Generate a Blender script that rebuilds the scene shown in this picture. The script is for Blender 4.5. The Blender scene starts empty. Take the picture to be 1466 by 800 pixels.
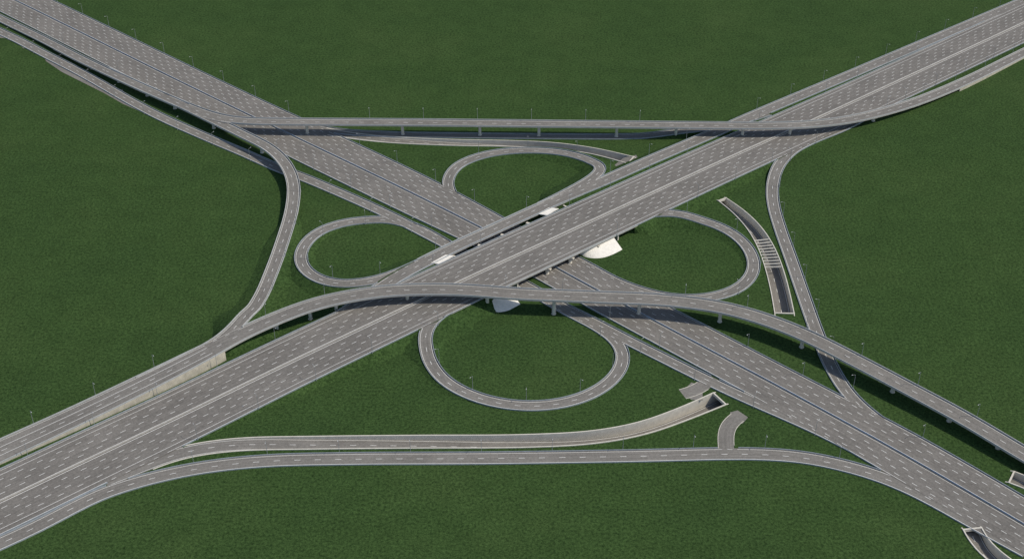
import bpy, math, random
import numpy as np
from mathutils import Vector, geometry
random.seed(4); rng=np.random.default_rng(4)
sc=bpy.context.scene
COL=sc.collection
# ------------------------------------------------------------ camera
PITCH=math.radians(36.0); FPX=1930.0; H=552.0
sp,cp=math.sin(PITCH),math.cos(PITCH)
def W(x,y,z=0.0):
    dx=(x-733)/FPX; u=(400-y)/FPX
    d=(dx, cp+u*sp, -sp+u*cp)
    t=(z-H)/d[2]
    return np.array([d[0]*t,d[1]*t,z])
def proj(P):
    P=np.asarray(P,float)
    X=P[...,0];Y=P[...,1];Z=P[...,2]-H
    dep=Y*cp-Z*sp; up=Y*sp+Z*cp
    return 733+FPX*X/dep, 400-FPX*up/dep
cam=bpy.data.cameras.new('camera'); co=bpy.data.objects.new('camera',cam); COL.objects.link(co)
co.location=(0,0,H); co.rotation_euler=(math.pi/2-PITCH,0,0)
cam.sensor_width=36; cam.lens=36*FPX/1466; cam.clip_start=1; cam.clip_end=20000
sc.camera=co
# ------------------------------------------------------------ light
w=bpy.data.worlds.new('World'); sc.world=w; w.use_nodes=True
nt=w.node_tree; bg=nt.nodes['Background']; sky=nt.nodes.new('ShaderNodeTexSky')
EL=math.radians(51); AZ=math.radians(97)
sky.sky_type='NISHITA'; sky.sun_disc=False; sky.sun_elevation=EL; sky.sun_rotation=AZ
nt.links.new(sky.outputs[0],bg.inputs[0]); bg.inputs[1].default_value=0.125
sl=bpy.data.lights.new('sun','SUN'); so=bpy.data.objects.new('sun',sl); COL.objects.link(so)
sl.energy=3.4; sl.angle=math.radians(0.6); sl.color=(1,0.92,0.79)
sd=Vector((math.sin(AZ)*math.cos(EL),math.cos(AZ)*math.cos(EL),math.sin(EL)))
so.rotation_euler=sd.to_track_quat('Z','Y').to_euler(); so.location=(300,600,400)
sc.view_settings.view_transform='Standard'; sc.view_settings.look='None'; sc.view_settings.exposure=0
# ------------------------------------------------------------ materials
def newmat(name):
    m=bpy.data.materials.new(name); m.use_nodes=True
    n=m.node_tree.nodes; l=m.node_tree.links
    return m,n,l,n['Principled BSDF']
def noise(n,l,vec,scale,detail=3,rough=0.55):
    t=n.new('ShaderNodeTexNoise'); t.inputs['Scale'].default_value=scale
    t.inputs['Detail'].default_value=detail; t.inputs['Roughness'].default_value=rough
    l.new(vec,t.inputs['Vector']); return t.outputs['Fac']
def ramp(n,l,f,stops):
    r=n.new('ShaderNodeValToRGB'); l.new(f,r.inputs[0])
    els=r.color_ramp.elements
    els[0].position=stops[0][0]; els[0].color=(*stops[0][1],1)
    els[1].position=stops[-1][0]; els[1].color=(*stops[-1][1],1)
    for p,c in stops[1:-1]:
        e=els.new(p); e.color=(*c,1)
    return r.outputs[0]
def mul(n,l,a,b,fac=1.0):
    x=n.new('ShaderNodeMix'); x.data_type='RGBA'; x.blend_type='MULTIPLY'; x.inputs[0].default_value=fac
    l.new(a,x.inputs[6]); l.new(b,x.inputs[7]); return x.outputs[2]
def g(v): return (v,v,v)
def mat_grass():
    m,n,l,b=newmat('grass')
    tc=n.new('ShaderNodeNewGeometry').outputs['Position']
    c=ramp(n,l,noise(n,l,tc,0.012,5,.6),[(.3,(.0285,.059,.018)),(.5,(.0315,.064,.019)),(.72,(.037,.070,.0215))])
    c=mul(n,l,c,ramp(n,l,noise(n,l,tc,0.06,4,.65),[(.3,g(.90)),(.7,g(1.10))]))
    c=mul(n,l,c,ramp(n,l,noise(n,l,tc,0.55,4,.9),[(.36,(.42,.45,.45)),(.64,(1.78,1.6,1.62))]))
    l.new(c,b.inputs['Base Color']); b.inputs['Roughness'].default_value=1; b.inputs['Specular IOR Level'].default_value=.05
    bp=n.new('ShaderNodeBump'); bp.inputs['Strength'].default_value=.4; bp.inputs['Distance'].default_value=.4
    l.new(noise(n,l,tc,1.1,3,.7),bp.inputs['Height']); l.new(bp.outputs[0],b.inputs['Normal'])
    return m
def mat_asphalt(name,col):
    m,n,l,b=newmat(name)
    pos=n.new('ShaderNodeNewGeometry').outputs['Position']
    uv=n.new('ShaderNodeUVMap'); uv.uv_map='UVMap'
    mp=n.new('ShaderNodeMapping'); mp.inputs['Scale'].default_value=(.9,.018,1); l.new(uv.outputs[0],mp.inputs[0])
    c=ramp(n,l,noise(n,l,pos,0.035,5,.6),[(.3,tuple(x*.87 for x in col)),(.7,tuple(x*1.13 for x in col))])
    c=mul(n,l,c,ramp(n,l,noise(n,l,mp.outputs[0],1.0,3,.6),[(.3,g(.82)),(.7,g(1.15))]))
    c=mul(n,l,c,ramp(n,l,noise(n,l,pos,0.6,4,.85),[(.32,g(.78)),(.68,g(1.22))]))
    l.new(c,b.inputs['Base Color']); b.inputs['Roughness'].default_value=.92; b.inputs['Specular IOR Level'].default_value=.2
    return m
def mat_plain(name,col,amp=.15,scale=.4,rough=.85,metal=0):
    m,n,l,b=newmat(name)
    pos=n.new('ShaderNodeNewGeometry').outputs['Position']
    c=ramp(n,l,noise(n,l,pos,scale,4,.65),[(.3,tuple(x*(1-amp) for x in col)),(.7,tuple(min(1,x*(1+amp)) for x in col))])
    l.new(c,b.inputs['Base Color']); b.inputs['Roughness'].default_value=rough; b.inputs['Metallic'].default_value=metal
    return m
M_GRASS=mat_grass()
M_ASPH=mat_asphalt('asphalt',(.168,.158,.144))
M_ASPH2=mat_asphalt('asphalt_ramp',(.184,.174,.158))
M_PAINT=mat_plain('road_paint',(.70,.70,.67),.12,.5)
M_CONC=mat_plain('concrete',(.36,.345,.315),.14,.3)
M_CREAM=mat_plain('pale_concrete',(.56,.53,.46),.12,.3)
M_WALL=mat_plain('weathered_beige_concrete',(.47,.43,.345),.22,.22)
M_WHITE=mat_plain('slope_paving',(.74,.71,.64),.10,.5)
M_PARA=mat_plain('parapet_concrete',(.38,.39,.385),.1,.3)
M_RAIL=mat_plain('guard_rail_steel',(.27,.30,.325),.15,.3,.6)
M_BLUE=mat_plain('antiglare_blue',(.16,.23,.34),.3,.15,.6)
M_POLE=mat_plain('lamp_steel',(.24,.26,.27),.1,1,.5)
M_HEAD=mat_plain('lamp_housing',(.45,.46,.46),.05,1,.5)
# ------------------------------------------------------------ mesh helper
def make(name,verts,faces,mats,uv=None,parent=None,smooth=False,fm=None,**props):
    me=bpy.data.meshes.new(name); me.from_pydata([tuple(map(float,v)) for v in verts],[],[tuple(f) for f in faces])
    for m in (mats if isinstance(mats,list) else [mats]): me.materials.append(m)
    if fm is not None: me.polygons.foreach_set('material_index',fm)
    if uv is not None:
        L=me.uv_layers.new(name='UVMap')
        vi=np.empty(len(me.loops),int); me.loops.foreach_get('vertex_index',vi)
        L.data.foreach_set('uv',np.asarray(uv,float)[vi].ravel())
    if smooth: me.polygons.foreach_set('use_smooth',[True]*len(me.polygons))
    me.update()
    ob=bpy.data.objects.new(name,me); COL.objects.link(ob)
    if parent is not None: ob.parent=parent
    for k,v in props.items(): ob[k]=v
    return ob
def empty(name,**props):
    o=bpy.data.objects.new(name,None); COL.objects.link(o)
    for k,v in props.items(): o[k]=v
    return o
class MB:
    def __init__(s): s.v=[];s.f=[];s.uv=[];s.m=[]
    def rows(s,R,closed=False,caps=False,flip=False,mi=0,uv=None):
        R=[np.asarray(r) for r in R]; b=len(s.v); m=len(R[0])
        for i,r in enumerate(R):
            for j,p in enumerate(r):
                s.v.append(p); s.uv.append(uv[i][j] if uv is not None else (0,0))
        n=len(R)
        for i in range(n-1):
            for j in range(m if closed else m-1):
                k=(j+1)%m
                q=(b+i*m+j,b+i*m+k,b+(i+1)*m+k,b+(i+1)*m+j)
                s.f.append(q[::-1] if flip else q); s.m.append(mi)
        if caps and closed:
            s.f.append(tuple(b+j for j in range(m))[::-1]); s.m.append(mi)
            s.f.append(tuple(b+(n-1)*m+j for j in range(m))); s.m.append(mi)
    def make(s,name,mats,parent=None,uv=False,**p):
        if not s.f: return None
        return make(name,s.v,s.f,mats,uv=s.uv if uv else None,parent=parent,fm=s.m,**p)
# ------------------------------------------------------------ road paths
def catmull(C,step=3.0):
    C=np.asarray(C,float)
    n=len(C); t=[0.0]
    for i in range(1,n): t.append(t[-1]+max(1e-3,np.linalg.norm(C[i,:2]-C[i-1,:2])**.5))
    t=np.array(t); out=[]
    E0=2*C[0]-C[1]; E1=2*C[-1]-C[-2]
    CC=np.vstack([E0,C,E1]); tt=np.concatenate([[t[0]-(t[1]-t[0])],t,[t[-1]+(t[-1]-t[-2])]])
    for i in range(1,n):
        p0,p1,p2,p3=CC[i-1:i+3]; t0,t1,t2,t3=tt[i-1:i+3]
        for u in np.linspace(t1,t2,40,endpoint=False):
            A1=(t1-u)/(t1-t0)*p0+(u-t0)/(t1-t0)*p1
            A2=(t2-u)/(t2-t1)*p1+(u-t1)/(t2-t1)*p2
            A3=(t3-u)/(t3-t2)*p2+(u-t2)/(t3-t2)*p3
            B1=(t2-u)/(t2-t0)*A1+(u-t0)/(t2-t0)*A2
            B2=(t3-u)/(t3-t1)*A2+(u-t1)/(t3-t1)*A3
            out.append((t2-u)/(t2-t1)*B1+(u-t1)/(t2-t1)*B2)
    out.append(C[-1]); out=np.array(out)
    def resamp(o,st):
        s=np.concatenate([[0],np.cumsum(np.linalg.norm(np.diff(o[:,:2],axis=0),axis=1))])
        k=max(4,int(s[-1]/st)); q=np.linspace(0,s[-1],k+1)
        return np.stack([np.interp(q,s,o[:,j]) for j in range(o.shape[1])],1)
    o=resamp(out,step)
    return o,resamp
ROADS=[]
class Road: pass
def road(name,pts,hw,layer=1,typ='ramp',trench=False,smooth=10,sm_tag=None):
    C=[]
    for p in pts:
        x,y=p[0],p[1]; z=p[2] if len(p)>2 else 0.0; h=p[3] if len(p)>3 else hw
        q=W(x,y,0 if trench else z); C.append([q[0],q[1],z,h])
    o,resamp=catmull(C)
    for _ in range(smooth):
        a=o.copy(); a[1:-1]=.25*o[:-2]+.5*o[1:-1]+.25*o[2:]; o=a
    r=Road(); r.name=name; r.layer=layer; r.typ=typ; r.trench=trench
    o=resamp(o,3.0)
    if trench: o[o[:,2]>-.08,2]=0
    else: o[:,2]=np.maximum(o[:,2],0)
    r.P=o[:,:3].copy(); r.hw=o[:,3].copy(); finish(r); ROADS.append(r); return r
def finish(r):
    d=np.gradient(r.P[:,:2],axis=0); d/=np.linalg.norm(d,axis=1)[:,None]
    r.T=d; r.N=np.stack([-d[:,1],d[:,0]],1)   # left normal
    r.s=np.concatenate([[0],np.cumsum(np.linalg.norm(np.diff(r.P[:,:2],axis=0),axis=1))])
    r.px,r.py=proj(r.P)
def snap(r,main,rng_=22.0,drop=.12):
    for i in range(len(r.P)):
        d=np.linalg.norm(main.P[:,:2]-r.P[i,:2],axis=1); k=int(d.argmin())
        if k in (0,len(d)-1) and d[k]>main.hw[k]: continue
        gap=d[k]-main.hw[k]-r.hw[i]
        if gap<rng_:
            k2=min(k+1,len(d)-1); k1=max(k-1,0)
            sl=(main.P[k2,2]-main.P[k1,2])/max(1e-3,np.linalg.norm(main.P[k2,:2]-main.P[k1,:2]))
            zm=main.P[k,2]+sl*float(np.dot(r.P[i,:2]-main.P[k,:2],main.T[k]))-drop
            if abs(zm-r.P[i,2])>4: continue
            zm=max(zm,0)
            wq=1 if gap<=1 else 1-(gap-1)/(rng_-1); wq=wq*wq*(3-2*wq)
            r.P[i,2]=r.P[i,2]*(1-wq)+zm*wq
    finish(r)
def at(r,s,off,dz=0):
    s=np.atleast_1d(s); X=[np.interp(s,r.s,r.P[:,j]) for j in range(3)]
    n0=np.interp(s,r.s,r.N[:,0]); n1=np.interp(s,r.s,r.N[:,1])
    return np.stack([X[0]+n0*off,X[1]+n1*off,X[2]+dz+r.layer*.05],-1)
def inside(r,pts,higher_only=False,margin=.3,dz=2.6,only=None):
    res=np.zeros(len(pts),bool)
    for o in ROADS:
        if o is r or (o.trench and o is not T2) or r.trench: continue
        if higher_only and not (o.layer>r.layer or (o.layer==r.layer and ROADS.index(o)<ROADS.index(r))): continue
        D=np.linalg.norm(pts[:,None,:2]-o.P[None,:,:2],axis=2); k=D.argmin(1); dm=D[np.arange(len(pts)),k]
        end=(k==0)|(k==len(o.P)-1)
        res|=(dm<o.hw[k]-margin)&(np.abs(o.P[k,2]-pts[:,2])<dz)&~(end&(dm>2))
    return res
def runs(mask):
    out=[];i=0;n=len(mask)
    while i<n:
        if mask[i]:
            j=i
            while j+1<n and mask[j+1]: j+=1
            if j>i: out.append((i,j))
            i=j+1
        else: i+=1
    return out

A=road('highway_A',[(-60,746,0),(0,718,0),(130,656,0),(255,597,.3),(400,526,2),(560,450,5),(640,412,6.3),(700,384,6.5),(820,329,6.5),(900,292,5.5),(1000,246,3.8),(1180,165,.8),(1300,110,.2),(1466,33,0),(1540,-2,0)],25,3,'mainA',smooth=60)
B=road('highway_B',[(-60,-38,0,24),(40,10,0,24),(300,138,0,24),(590,277,0,24),(730,348,0,20),(870,424,0,19),(1000,493,0,19),(1140,567,0,19),(1290,649,0,20.5),(1466,751,0,19.5),(1540,795,0,19.5)],24,3,'mainB',smooth=60)
CA=road('collector_A',[(400,506,2,4.5),(450,478,2.9,4.5),(490,452,3.8),(525,427,4.5),(560,403,5),(600,380,5.8),(650,354.5,6.4,5.2),(700,331.5,6.5,5.2),(790,290.5,6.5,5.2),(860,261,6.1),(930,230,5.1),(1000,200,3.8),(1100,156.5,2.2),(1200,114.5,.7),(1300,72,.2),(1466,1.5,0),(1540,-31,0)],5.6,2)
CS=road('collector_B',[(-60,14),(-20,36),(30,60),(60,76),(120,107),(190,147),(230,168),(300,199),(350,220),(400,242),(430,253),(490,278),(550,305),(600,330),(640,351),(700,383),(760,413),(800,437),(850,462),(900,488),(950,513),(1000,538),(1050,562),(1100,584),(1170,615),(1250,655)],4.6,2)
TL=road('loop_road',[(740,335,0),(700,313,0),(663,294,0),(644,275,.3),(642,254,.5),(656,237,.8),(690,223,1.2),(740,216,1.8),(800,218,2.8),(843,229,3.5),(862,243,4.2),(848,257,5),(812,277,5.8),(775,295,6.3)],4.4,1)
LL=road('loop_road',[(680,372,0),(640,350,0),(600,328,0),(560,315,.2),(505,317,.6),(458,331,1.2),(434,354,1.8),(431,377,2.5),(450,397,3.3),(487,407,4),(532,403,4.6),(575,389,5.3),(620,368,6)],4.4,1)
RL=road('loop_road',[(870,324,5.6),(885,318,5.4),(905,312,5.2),(935,307,4.5),(965,308,3.6),(1012,318,2.8),(1050,335,2.1),(1073,358,1.4),(1080,382,.8),(1070,403,.4),(1045,419,.1),(1000,428,0),(950,425,0),(890,407,0),(835,378,0),(790,355,0),(740,330,0)],4.4,1)
BL=road('loop_road',[(715,405,6.4),(690,419,6),(655,438,5.2),(625,456,4),(609,481,2.6),(613,512,1.4),(635,544,.8),(682,569,.4),(742,581,.2),(802,578,.15),(851,562,.1),(882,538,0),(893,512,0),(884,490,0),(858,470,0),(820,450,0),(780,428,0)],4.4,1)
RR=road('ramp_road',[(1260,155),(1205,185),(1165,202),(1135,218),(1115,240),(1106,265),(1107,292),(1116,325),(1132,370),(1151,425),(1170,478),(1190,525),(1213,562),(1245,593),(1300,630),(1370,668),(1450,712)],4.6,1)
D=road('ramp_road',[(-60,804),(0,778),(60,750),(100,729),(145,707),(190,692),(240,679),(300,668),(380,660),(500,657),(700,656),(900,653),(1080,650),(1150,655),(1210,667),(1260,682),(1310,703),(1400,752),(1470,790)],5,1)
T2=road('underpass_road',[(150,689,0),(200,669,0),(255,649,0),(330,637,-.1),(450,634,-1.5),(600,632.5,-3.2),(750,631.5,-4.9),(850,626,-6.2),(920,613,-7.2),(980,592,-7.8,5.4),(1030,571,-8,6)],5.2,0,'ramp',trench=True)
N1=road('ramp_road',[(390,160,0),(430,177,0),(480,188,0),(560,193,0),(640,194.5,0),(800,196,0),(900,196,0),(980,191,.6),(1040,181,2),(1100,162,2.4)],4,1)
T3=road('underpass_road',[(400,165,0),(430,178,0),(470,189,0),(540,199,-.1),(640,204.5,-1.8),(720,206,-4),(790,209,-5.5),(850,217,-6.8),(903,230,-7.5,5.4)],4.4,0,'ramp',trench=True)
T1=road('underpass_road',[(1034,286,-5.5,3.4),(1058,304,-5.6,4.3),(1080,327,-5.8,5.1),(1097,355,-6,5.6),(1109,387,-6.3,5.9),(1117,418,-6.6,6),(1123,449,-6.8,6.2)],5,0,'ramp',trench=True)
T4=road('underpass_road',[(1392,757,-3,5),(1400,774,-5,5),(1420,794,-6,5),(1448,814,-6,5)],5,0,'ramp',trench=True)
T5=road('underpass_road',[(1448,683,-4,5),(1470,691,-5,5),(1495,702,-5,5)],5,0,'ramp',trench=True)
F1=road('flyover',[(-60,674,.2,9.5),(0,646,.9,9.5),(100,600,2.5,9),(200,552,4.7,8.6),(290,507,7.0,7.6),(340,481,7.8,6.2),(400,454,9.2,6),(450,436,10.6),(500,424.5,12),(560,416.5,13),(650,415,13.2),(740,421,13),(860,426,12.6),(950,430,12),(1030,440,11.5),(1090,456,10.8),(1150,479,10.2),(1230,519,9.2),(1300,556,8.2),(1380,599,7.2),(1466,650,6),(1540,692,5)],6,2,'fly')
F2=road('flyover',[(150,101,4.8),(200,124,6),(255,148,7),(300,165,8),(335,172.5,9),(375,174.5,9.7),(430,175,10.2),(600,176,10.8),(800,178,10.8),(1000,180,10.8),(1100,180.5,10.2),(1160,178.5,9),(1220,171,7.2),(1300,150,4.6),(1380,118,2.6),(1466,76,1),(1540,40,.2)],5,1,'fly')
F3=road('flyover',[(-60,-3,.2,4.6),(0,27,.6),(60,56,2),(120,87,4),(200,124,6),(255,148,7),(305,172,7.8),(350,194,8.4),(385,212,8.3),(408,234,7.8),(420,262,6.6),(418,300,5),(405,345,3.6),(390,387,3.4),(371,430,4.2),(345,464,5.9),(312,491,6.8),(270,513,6.2),(200,547,4.4)],4.6,1,'fly')
S1=road('service_road',[(1041,652),(1040,640),(1038,626),(1040,612),(1046,602),(1056,597)],4.6,0)
S2=road('service_road',[(1020,542),(1010,550),(1000,557),(988,563),(977,564)],4.5,0)
for r in (TL,LL): snap(r,CA)
snap(LL,CS); snap(TL,B)
for r in (RL,BL): snap(r,A); 
snap(CA,A,6)
snap(RL,B); snap(BL,CS)
snap(RR,A); snap(RR,B); snap(D,A); snap(D,B); snap(N1,CA,30); snap(N1,B,10)
snap(F3,F1,16)
# ------------------------------------------------------------ road surfaces
def surface(r,name,parent=None,mat=M_ASPH,**p):
    mb=MB(); R=[];U=[]
    for i in range(len(r.P)):
        o=np.linspace(-r.hw[i],r.hw[i],3)
        R.append([(r.P[i,0]+r.N[i,0]*q,r.P[i,1]+r.N[i,1]*q,r.P[i,2]+r.layer*.05+.03) for q in o]); U.append([(q,r.s[i]) for q in o])
    mb.rows(R,flip=True,uv=U)
    return mb.make(name,mat,parent=parent,uv=True,**p)
def band(mb,r,s0,s1,off,wd,dz=.06):
    n=max(2,int((s1-s0)/4)+1); s=np.linspace(s0,s1,n)
    a=at(r,s,off+wd/2,dz); b=at(r,s,off-wd/2,dz)
    mb.rows([(b[i],a[i]) for i in range(n)],flip=True)
def edge_off(r,s,side,ins): return side*(np.interp(s,r.s,r.hw)-ins)
def markings(r,name,parent):
    mb=MB(); s1=r.s[-1]
    st=3.0; S=np.arange(0,s1-st,st)
    for side in (1,-1):
        off=edge_off(r,S,side,.9)
        pts=np.array([at(r,s,o)[0] for s,o in zip(S,off)])
        hi=inside(r,pts,True); lo=inside(r,pts,False,margin=.9)
        ok=~hi
        for i,s in enumerate(S):
            if not ok[i]: continue
            if lo[i] and (i%3): continue
            o2=edge_off(r,s+st,side,.9)
            a=at(r,s,off[i]+.12,.06)[0]; b=at(r,s,off[i]-.12,.06)[0]; c=at(r,s+st,o2-.12,.06)[0]; d=at(r,s+st,o2+.12,.06)[0]
            q=len(mb.v); mb.v+= [b,c,d,a]; mb.uv+=[(0,0)]*4; mb.f.append((q,q+1,q+2,q+3)); mb.m.append(0)
    solids=[];dashes=[]
    if r.typ=='mainA':
        solids=[(1.3,.34),(-1.3,.34),(20.6,.26),(-20.6,.26)]; dashes=[s*(2.0+3.72*k) for s in (1,-1) for k in (1,2,3,4)]
    elif r.typ=='mainB':
        solids=[(1.3,.22),(-1.3,.22)]; dashes=[s*(1.9+3.72*k) for s in (1,-1) for k in (1,2,3,4,5)]
    elif r.typ=='fly' or r.hw.mean()>4.3: dashes=[0.0]
    for o,wd in solids: band(mb,r,0,s1,o,wd)
    if r is F1:
        for o in (3.4,-3.4):
            k=float(np.interp(300,r.px,r.s)); band(mb,r,0,k,o,.28)
    for di,o in enumerate(dashes):
        S=np.arange(2+(di*4.9)%11,s1-6,12.0)
        hwS=np.interp(S,r.s,r.hw)
        pts=at(r,S,o); hi=inside(r,pts,True,margin=0)
        for s,h,x in zip(S,hi,hwS):
            if h or abs(o)>x-2.4: continue
            band(mb,r,s,s+3.6,o,.28)
    return mb.make(name,M_PAINT,parent=parent)
def boxstrip(mb,r,off,wd,z0,z1,mask,lay=True):
    L=r.layer*.05
    for a,b in runs(mask):
        R=[]
        for i in range(a,b+1):
            o=off[i] if hasattr(off,'__len__') else off
            def pt(q,z): return (r.P[i,0]+r.N[i,0]*q,r.P[i,1]+r.N[i,1]*q,r.P[i,2]+L+z)
            R.append([pt(o-wd/2,z0),pt(o+wd/2,z0),pt(o+wd/2,z1),pt(o-wd/2,z1)])
        mb.rows(R,closed=True,caps=True)
def submasks(m):
    for a,b in runs(m):
        q=np.zeros(len(m),bool); q[a:b+1]=True; yield q
def edge_mask(r,side,extra=.2,margin=.3):
    o=side*(r.hw+extra)
    pts=np.stack([r.P[:,0]+r.N[:,0]*o,r.P[:,1]+r.N[:,1]*o,r.P[:,2]],1)
    return ~inside(r,pts,False,margin=margin)
def emb(r,sides,exc=None,slope_=2.3):
    mb=MB()
    for side in sides:
        ok=r.P[:,2]>.25
        if exc:
            for (x0,x1,sd_) in exc:
                if sd_==0 or sd_==side: ok&=~((r.px>x0)&(r.px<x1))
        for a,b in runs(ok):
            R=[]
            a2,b2=max(0,a-1),min(len(r.P)-1,b+1)
            ta=r.P[a2,2]>1.5; tb=r.P[b2,2]>1.5   # ends that meet a bridge: pull the slope in
            for i in range(a2,b2+1):
                z=r.P[i,2]; k=1.0
                if ta: k=min(k,(i-a2)/6)
                if tb: k=min(k,(b2-i)/6)
                k=.06+.94*k
                e=side*r.hw[i]; o=side*(r.hw[i]+.9*k); o2=side*(r.hw[i]+.9*k+(slope_*max(z,0)+.8)*k)
                f=lambda q,zz:(r.P[i,0]+r.N[i,0]*q,r.P[i,1]+r.N[i,1]*q,zz)
                R.append([f(e,z-.03),f(o,z-.08),f(o2,-.4)])
            mb.rows(R,flip=(side>0))
    return mb.make('embankment',M_GRASS,kind='structure')
def rails(r,skip=None):
    for side in (1,-1):
        for m in submasks(edge_mask(r,side)):
            if m.sum()<5: continue
            mb=MB(); boxstrip(mb,r,side*(r.hw+.15),.32,-.15,.8,m)
            mb.make('guard_rail',M_RAIL,label='pale bluish steel guard rail along the edge of the '+('highway' if r.layer==3 else 'ramp'),category='guard rail',group='guard rails along the roads')
for r in (A,B,CA,CS,TL,LL,RL,BL,RR,D,N1,S1,S2):
    nm={'highway_A':'highway','highway_B':'highway','collector_A':'collector_road','collector_B':'collector_road'}.get(r.name,r.name)
    o=surface(r,nm,mat=M_ASPH if r.layer==3 else M_ASPH2,kind='structure')
    if r.name!='service_road':
        markings(r,'road_marking',o); rails(r)
    else:
        for side in (1,-1):
            for m in submasks(edge_mask(r,side)):
                mb=MB(); boxstrip(mb,r,side*(r.hw+.12),.34,-.1,.16,m); mb.make('kerb',M_CREAM,parent=o)
emb(A,(1,-1),[(640,800,1),(690,876,-1)],1.7)
emb(CA,(1,-1),[(632,800,0)],1.9)
emb(TL,(1,-1)); emb(LL,(1,-1)); emb(RL,(1,-1),[(0,884,0)]); emb(BL,(1,-1),[(672,716,0)],2.8); emb(N1,(1,-1))
def emb_m(r,mask):
    mb=MB()
    for side in (1,-1):
        for a,b in runs(mask):
            R=[]
            for i in range(a,b+1):
                z=r.P[i,2]; e=side*(r.hw[i]-.3); o=side*(r.hw[i]+.9); k=.1+.9*min(1,(i-a)/12,(b-i)/12); o2=side*(r.hw[i]+.9+(2.6*max(z,0)+.8)*k)
                f=lambda q,zz:(r.P[i,0]+r.N[i,0]*q,r.P[i,1]+r.N[i,1]*q,zz)
                R.append([f(e,z-.05),f(o,z-.15),f(o2,-.4)])
            mb.rows(R,flip=(side>0))
    mb.make('embankment',M_GRASS,kind='structure')
F3W=(F3.py>305)
emb_m(F3,F3W&(F3.px>300))
# medians
k=MB(); boxstrip(k,B,0,.5,0,.5,np.ones(len(B.P),bool)); 
mo=k.make('median_barrier',M_PARA,label='low concrete median barrier with blue anti-glare panels',category='barrier')
k=MB(); boxstrip(k,B,0,.2,.5,.95,np.ones(len(B.P),bool)); k.make('antiglare_panel',M_BLUE,parent=mo)
k=MB(); boxstrip(k,A,0,.5,0,.7,np.ones(len(A.P),bool))
k.make('median_barrier',M_CONC,label='low pale concrete median barrier between white lines',category='barrier')
# ------------------------------------------------------------ bridges
def pier_mesh(h,capw,wd=2.4):
    mb=MB(); n=16; r0=1.2
    hc=max(.5,h-2.0)
    mb.rows([[(r0*k*math.cos(2*math.pi*j/n),r0*k*math.sin(2*math.pi*j/n),z) for j in range(n)] for z,k in ((-.6,1.35),(.25,1.35),(.26,1.0),(hc,1.0))],closed=True,caps=True)
    def rc(hx,hy,z): return [(-hx,-hy,z),(hx,-hy,z),(hx,hy,z),(-hx,hy,z)]
    mb.rows([rc(1.2,1.05,hc-.05),rc(capw,1.05,h-.9),rc(capw,1.05,h)],closed=True,caps=True)
    return mb
def add_pier(parent,p,nrm,h,capw):
    mb=pier_mesh(h,capw); ob=mb.make('pier',M_CREAM,parent=parent)
    ob.location=(p[0],p[1],0); ob.rotation_euler[2]=math.atan2(nrm[1],nrm[0])
def deck(r,parent,mask,th=.55,gird=1.7,inset=2.2,name='deck',mat=M_CONC):
    mb=MB()
    for a,b in runs(mask):
        R=[];G=[]
        for i in range(a,b+1):
            f=lambda q,z:(r.P[i,0]+r.N[i,0]*q,r.P[i,1]+r.N[i,1]*q,r.P[i,2]+r.layer*.05+z)
            h=r.hw[i]+.45
            R.append([f(-h,-th),f(h,-th),f(h,.01),f(-h,.01)])
            gi=max(1.0,h-inset); G.append([f(-gi+.4,-gird),f(gi-.4,-gird),f(gi,-th+.02),f(-gi,-th+.02)])
        mb.rows(R,closed=True,caps=True); mb.rows(G,closed=True,caps=True)
    return mb.make(name,mat,parent=parent)
def flyover(r,label,pier_px,wallmask,walls=True):
    e=empty('flyover_bridge',label=label,category='bridge')
    surface(r,'road_surface',parent=e,mat=M_ASPH2); markings(r,'road_marking',e)
    for side in (1,-1):
        for m in submasks(edge_mask(r,side,.2,.6)):
            if m.sum()<4: continue
            mb=MB(); boxstrip(mb,r,side*(r.hw+.22),.36,-.1,1.0,m); mb.make('parapet',M_PARA,parent=e)
    dm=~wallmask
    dd=dm.copy(); dd[:-1]|=dm[1:]; dd[1:]|=dm[:-1]
    deck(r,e,dd)
    if walls:
      for side in (1,-1):
        for a,b in runs(wallmask):
            mb=MB(); R=[]
            for i in range(a,b+1):
                f=lambda q,z:(r.P[i,0]+r.N[i,0]*q,r.P[i,1]+r.N[i,1]*q,z)
                o=side*(r.hw[i]+.5); o2=side*(r.hw[i]-.2); zt=r.P[i,2]+.0
                R.append([f(o2,-.5),f(o,-.5),f(o,zt),f(o2,zt)])
            mb.rows(R,closed=True,caps=True,flip=side<0)
            mb.make('retaining_wall',M_WALL,parent=e)
    for (x,y) in pier_px:
        k=int(((r.px-x)**2+(r.py-y)**2).argmin())
        add_pier(e,r.P[k],r.N[k],r.P[k,2]-1.6,max(2.4,r.hw[k]-2))
    return e
f1=flyover(F1,'long curved concrete flyover crossing above both highways',[(395,455),(440,438),(482,428),(583,416),(700,418),(795,424),(915,428),(1035,441),(1148,478),(1280,545),(1365,590),(1430,628)],F1.px<318)
for side,dx in ((1,2.9),(-1,-2.9)):
    k=int((abs(F1.px-795)).argmin()); add_pier(f1,(F1.P[k]+np.array([F1.N[k,0]*dx,F1.N[k,1]*dx,0])),F1.N[k],F1.P[k,2]-1.6,2.4)
flyover(F2,'straight concrete flyover on round piers above the grass',[(440,175),(575,176),(686,177),(774,178),(883,179),(970,180),(1062,180),(1131,180),(1250,165),(1317,146)],F2.px>1365)
F3m=(F3.px<85)&(F3.py<120)|F3W
flyover(F3,'curved single-lane concrete flyover ramp beside the highway',[(130,92),(170,110),(210,129),(247,146),(303,171),(372,205),(412,240),(420,275)],F3m,walls=False)
mbr=empty('overpass_bridge',label='wide concrete bridge carrying the highway over the crossing highway',category='bridge')
deck(A,mbr,(A.px>615)&(A.px<880),th=.7,gird=1.6,inset=1.5,name='deck')
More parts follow.
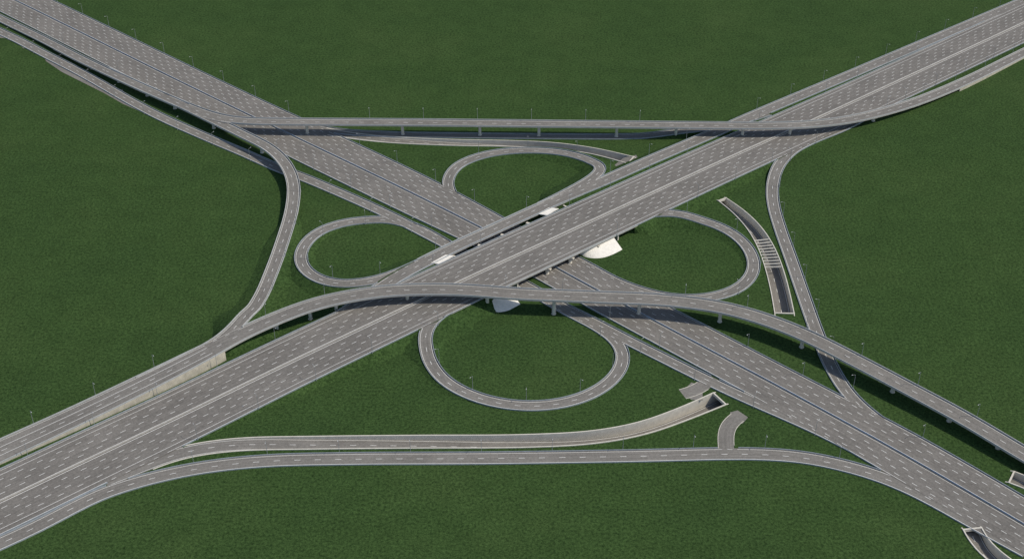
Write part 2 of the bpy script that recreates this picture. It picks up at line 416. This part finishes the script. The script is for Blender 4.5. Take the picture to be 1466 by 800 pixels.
deck(CA,mbr,(CA.px>600)&(CA.px<830),th=.7,gird=1.6,inset=1.5,name='deck')
def wallseg(p,q,zt,th=1.2,z0=-.3):
    p=np.array(p);q=np.array(q); d=(q-p)[:2]; d=d/np.linalg.norm(d); n=np.array([-d[1],d[0]])*th/2
    mb=MB(); R=[[(c[0]+n[0],c[1]+n[1],z0),(c[0]-n[0],c[1]-n[1],z0),(c[0]-n[0],c[1]-n[1],zt),(c[0]+n[0],c[1]+n[1],zt)] for c in (p,q)]
    mb.rows(R,closed=True,caps=True); return mb
def near(r,x,off):
    k=int(abs(r.px-x).argmin()); return np.array([r.P[k,0]+r.N[k,0]*off,r.P[k,1]+r.N[k,1]*off,0])
for xn,xs in ((636,709),(797,853)):
    p=near(CA,xn,4.6); q=near(A,xs,-24)
    wallseg(p,q,5.0).make('abutment',M_CREAM,parent=mbr)
for xn,xs in ((672,752),(705,787),(742,823)):
    p=near(CA,xn,3.5); q=near(A,xs,-23)
    for t in np.linspace(0,1,6):
        c=p*(1-t)+q*t
        add_pier(mbr,c,(q-p)/np.linalg.norm(q-p),4.95,3.0)
for r,side,x0,x1 in ((A,-1,700,872),(CA,1,600,810)):
    mb=MB(); m=(r.px>x0)&(r.px<x1); boxstrip(mb,r,side*(r.hw+.32),.34,-.2,1.05,m); mb.make('parapet',M_PARA,parent=mbr)
def slab(pts,z,th,mat,name,**p):
    top=[W(x,y,z) for x,y in pts]; bot=[v-np.array([0,0,th]) for v in top]
    n=len(top); f=[tuple(range(n))[::-1],tuple(range(n,2*n))]+[(i,(i+1)%n,n+(i+1)%n,n+i) for i in range(n)]
    return make(name,top+bot,f,mat,**p)
slab([(617,376),(638,364.5),(650,366),(629,378)],6.55,.5,M_WHITE,'joint_slab',parent=mbr)
slab([(769,306),(786,297),(800,298.5),(783,308)],6.85,.5,M_WHITE,'joint_slab',parent=mbr)
def slope(top,base,label):
    n=20
    def interp(P,t):
        P=np.array(P); s=np.linspace(0,1,len(P)); return np.array([np.interp(t,s,P[:,j]) for j in range(3)])
    T=[W(*p) for p in top]; Bs=[W(*p) for p in base]
    bs=np.array([interp(Bs,i/(n-1)) for i in range(n)])
    for _ in range(3): bs[1:-1]=.25*bs[:-2]+.5*bs[1:-1]+.25*bs[2:]
    mb=MB(); R=[]
    for i in range(n):
        a=interp(T,i/(n-1)); b=bs[i]
        R.append([a,a*.66+b*.34,a*.33+b*.67,b-np.array([0,0,.1])])
    mb.rows(R); 
    return mb.make('slope_paving',M_WHITE,label=label,category='embankment paving')
slope([(834,356,5.9),(852,347,6),(876,336,6)],[(829,363,.1),(836,367.5,.1),(850,370,.1),(864,369,.1),(878,364,.1),(891,357,.1)],'bright pale concrete slope paving beside the bridge abutment')
slope([(690,428,5.7),(705,421,5.9),(726,410,6)],[(700,442,.1),(712,447,.1),(727,445,.1),(745,435,.1)],'bright pale concrete slope paving under the flyover')
# ------------------------------------------------------------ underpass trenches
HOLES=[]
def trench(r,label,end_portals,mat=M_CREAM,ext=(0,1),braces=None,wall_h=.6,hmin=-.02,start_draw=True,wt=.7):
    m=r.P[:,2]<hmin; idx=np.where(m)[0]; a,b=idx[0],idx[-1]
    if a>0: a-=1
    L=[];Rr=[]
    for i in range(a,b+1):
        q=r.hw[i]+.3
        L.append((r.P[i,0]+r.N[i,0]*q,r.P[i,1]+r.N[i,1]*q)); Rr.append((r.P[i,0]-r.N[i,0]*q,r.P[i,1]-r.N[i,1]*q))
    HOLES.append(L+Rr[::-1])
    for e in (0,1):
        if not ext[e]: continue
        for _ in range(8):
            if e: p=r.P[-1].copy(); p[:2]+=r.T[-1]*3; r.P=np.vstack([r.P,p]); r.hw=np.append(r.hw,r.hw[-1]); r.T=np.vstack([r.T,r.T[-1]])
            else: p=r.P[0].copy(); p[:2]-=r.T[0]*3; r.P=np.vstack([p,r.P]); r.hw=np.append(r.hw[0],r.hw); r.T=np.vstack([r.T[0],r.T]); 
        if not e: a+=8;b+=8
    finish(r)
    e0=empty('underpass_cutting',label=label,category='underpass')
    surface(r,'road_surface',parent=e0,mat=M_ASPH2); markings(r,'road_marking',e0)
    for side in (1,-1):
        mb=MB(); R=[]
        a0=0 if ext[0] else max(0,a-14)
        for i in range(a0,len(r.P)):
            if ext[0]: top=wall_h if a<=i<=b else -.25
            else: top=(.15+min(1,max(0,i-a0)/30)*(wall_h-.15)) if i<=b else -.25
            o=side*r.hw[i]; o2=side*(r.hw[i]+wt)
            f=lambda q,z:(r.P[i,0]+r.N[i,0]*q,r.P[i,1]+r.N[i,1]*q,z)
            R.append([f(o,r.P[i,2]-.2),f(o2,r.P[i,2]-.2),f(o2,top),f(o,top)])
        mb.rows(R,closed=True,caps=True,flip=side<0); mb.make('retaining_wall',mat,parent=e0)
    ends=[]
    if ext[0]: ends.append(a)
    if ext[1]: ends.append(b)
    for k in ends:
        h=r.hw[k]+.7; n=r.N[k]; c=r.P[k]
        wallseg((c[0]+n[0]*h,c[1]+n[1]*h,0),(c[0]-n[0]*h,c[1]-n[1]*h,0),.66,.9,-1.2).make('portal_beam',mat,parent=e0)
    if braces:
        s0=r.s[a]; L0=r.s[b]-r.s[a]
        for t in braces:
            s=s0+t*L0; h=float(np.interp(s,r.s,r.hw))-.02
            p=at(r,s,h)[0]; q=at(r,s,-h)[0]
            wallseg((p[0],p[1],0),(q[0],q[1],0),.3,.65,-.5).make('brace_beam',M_CREAM,parent=e0)
trench(T2,'long curved pale concrete cutting with road sinking to a portal',1)
trench(T3,'narrow concrete cutting below the straight flyover',1)
trench(T1,'curved concrete cutting with a row of brace beams',2,ext=(1,1),braces=list(np.linspace(.40,.63,10)),wt=.6)
trench(T4,'small concrete cutting emerging beside the highway edge',1,ext=(1,1))
trench(T5,'short concrete cutting in grass beside the flyover',1,ext=(1,1))
# ------------------------------------------------------------ ground with openings
vs=[(-7000,-3000),(7000,-3000),(7000,12000),(-7000,12000)]; es=[(0,1),(1,2),(2,3),(3,0)]
for h in HOLES:
    b=len(vs); vs+= [tuple(map(float,p)) for p in h]; es+=[(b+i,b+(i+1)%len(h)) for i in range(len(h))]
gx=np.arange(-900,901,60.0); gy=np.arange(200,1801,60.0)
for x in gx:
    for y in gy: vs.append((float(x)+.123,float(y)+.457))
res=geometry.delaunay_2d_cdt([Vector(v) for v in vs],es,[],0,1e-4)
V=[(v.x,v.y,0.0) for v in res[0]]
def inpoly(x,y,poly):
    c=False;n=len(poly);j=n-1
    for i in range(n):
        xi,yi=poly[i];xj,yj=poly[j]
        if (yi>y)!=(yj>y) and x<(xj-xi)*(y-yi)/(yj-yi)+xi: c=not c
        j=i
    return c
bb=[(min(p[0] for p in h),max(p[0] for p in h),min(p[1] for p in h),max(p[1] for p in h)) for h in HOLES]
Fc=[]
for f in res[2]:
    cx=sum(V[i][0] for i in f)/3; cy=sum(V[i][1] for i in f)/3
    if any(q[0]<cx<q[1] and q[2]<cy<q[3] and inpoly(cx,cy,h) for q,h in zip(bb,HOLES)): continue
    Fc.append(tuple(f))
make('grass_ground',V,Fc,M_GRASS,kind='structure')
def patch(pts,name='paved_area',z=.04,mat=M_ASPH2):
    P=[W(x,y,z) for x,y in pts]; make(name,P,[tuple(range(len(P)))[::-1]],mat,kind='structure')
patch([(60,76),(75,80),(100,96),(130,112),(165,130),(176,128),(176,142),(198,151),(222,156),(208,163),(176,149),(150,134),(118,118),(88,103),(66,88)])
patch([(880,236),(893,226),(911,222),(918,236),(905,243),(884,242)],z=.05)
patch([(-20,30),(10,44),(44,62),(34,70),(18,56),(-20,53)],z=.035)
patch([(974,558),(984,553),(990,547),(1006,553),(1006,573),(990,572),(982,566)],z=.045)
patch([(1045,590),(1056,587),(1071,597),(1063,606),(1052,604)],z=.045)
patch([(1017,647),(1026,642),(1031,632),(1047,632),(1051,641),(1062,645),(1062,650),(1017,650)],z=.02)
# ------------------------------------------------------------ street lamps
def lamp_mesh():
    mb=MB(); n=8
    def ring(c,r,ax='z'):
        if ax=='z': return [(c[0]+r*math.cos(2*math.pi*j/n),c[1]+r*math.sin(2*math.pi*j/n),c[2]) for j in range(n)]
        return [(c[0],c[1]+r*math.cos(2*math.pi*j/n),c[2]+r*math.sin(2*math.pi*j/n)) for j in range(n)]
    mb.rows([ring((0,0,-.2),.26),ring((0,0,.5),.26),ring((0,0,.52),.15),ring((0,0,6),.13),ring((0,0,10.9),.09)],closed=True,caps=True)
    mb.rows([ring((0,0,10.8),.075,'x'),ring((1.0,0,11.2),.07,'x'),ring((1.9,0,11.35),.06,'x')],closed=True,caps=True,flip=True)
    def rc(x,hy,z0,z1): return [(x,-hy,z0),(x,hy,z0),(x,hy,z1),(x,-hy,z1)]
    mb.rows([rc(1.8,.08,11.30,11.42),rc(2.1,.18,11.28,11.46),rc(2.7,.16,11.30,11.44),rc(2.85,.06,11.34,11.42)],closed=True,caps=True,mi=1)
    return mb
base=lamp_mesh().make('street_lamp',[M_POLE,M_HEAD])
lampmesh=base.data; bpy.data.objects.remove(base)
cnt=0; placed=[]
def lamps(r,sides,sp_,start=10):
    global cnt
    for side in sides:
        for s in np.arange(start,r.s[-1],sp_):
            hw=float(np.interp(s,r.s,r.hw)); o=side*(hw+.75)
            p=at(r,s,o)[0]
            if inside(r,p[None,:],False,margin=-.6)[0]: continue
            x,y=proj(p)
            if not(-10<x<1476 and -10<y<815): continue
            bad=False
            for q in ROADS:
                if q is r: continue
                d=np.linalg.norm(q.P[:,:2]-p[:2],axis=1); k=int(d.argmin())
                if d[k]<q.hw[k]+.8 : bad=True;break
            if bad or any((p[0]-a)**2+(p[1]-b)**2<200 for a,b in placed): continue
            k=int(abs(r.s-s).argmin()); n=r.N[k]*-side
            ob=bpy.data.objects.new('street_lamp',lampmesh); COL.objects.link(ob)
            ob.location=(p[0],p[1],p[2]-.1); ob.rotation_euler[2]=math.atan2(n[1],n[0])
            ob['label']='tall slim grey steel street lamp at the road edge'; ob['category']='street lamp'; ob['group']='street lamps along the roads'
            placed.append((p[0],p[1])); cnt+=1
lamps(A,(1,-1),42); lamps(CA,(1,),42,20); lamps(B,(1,-1),42); lamps(F1,(1,),40); lamps(F2,(1,),44)
lamps(F3,(1,),40); lamps(RR,(1,),40); lamps(D,(1,),42); lamps(CS,(-1,),42); 
for r in (TL,LL,RL,BL): lamps(r,(1,),38,25)
print('LAMPS',cnt)
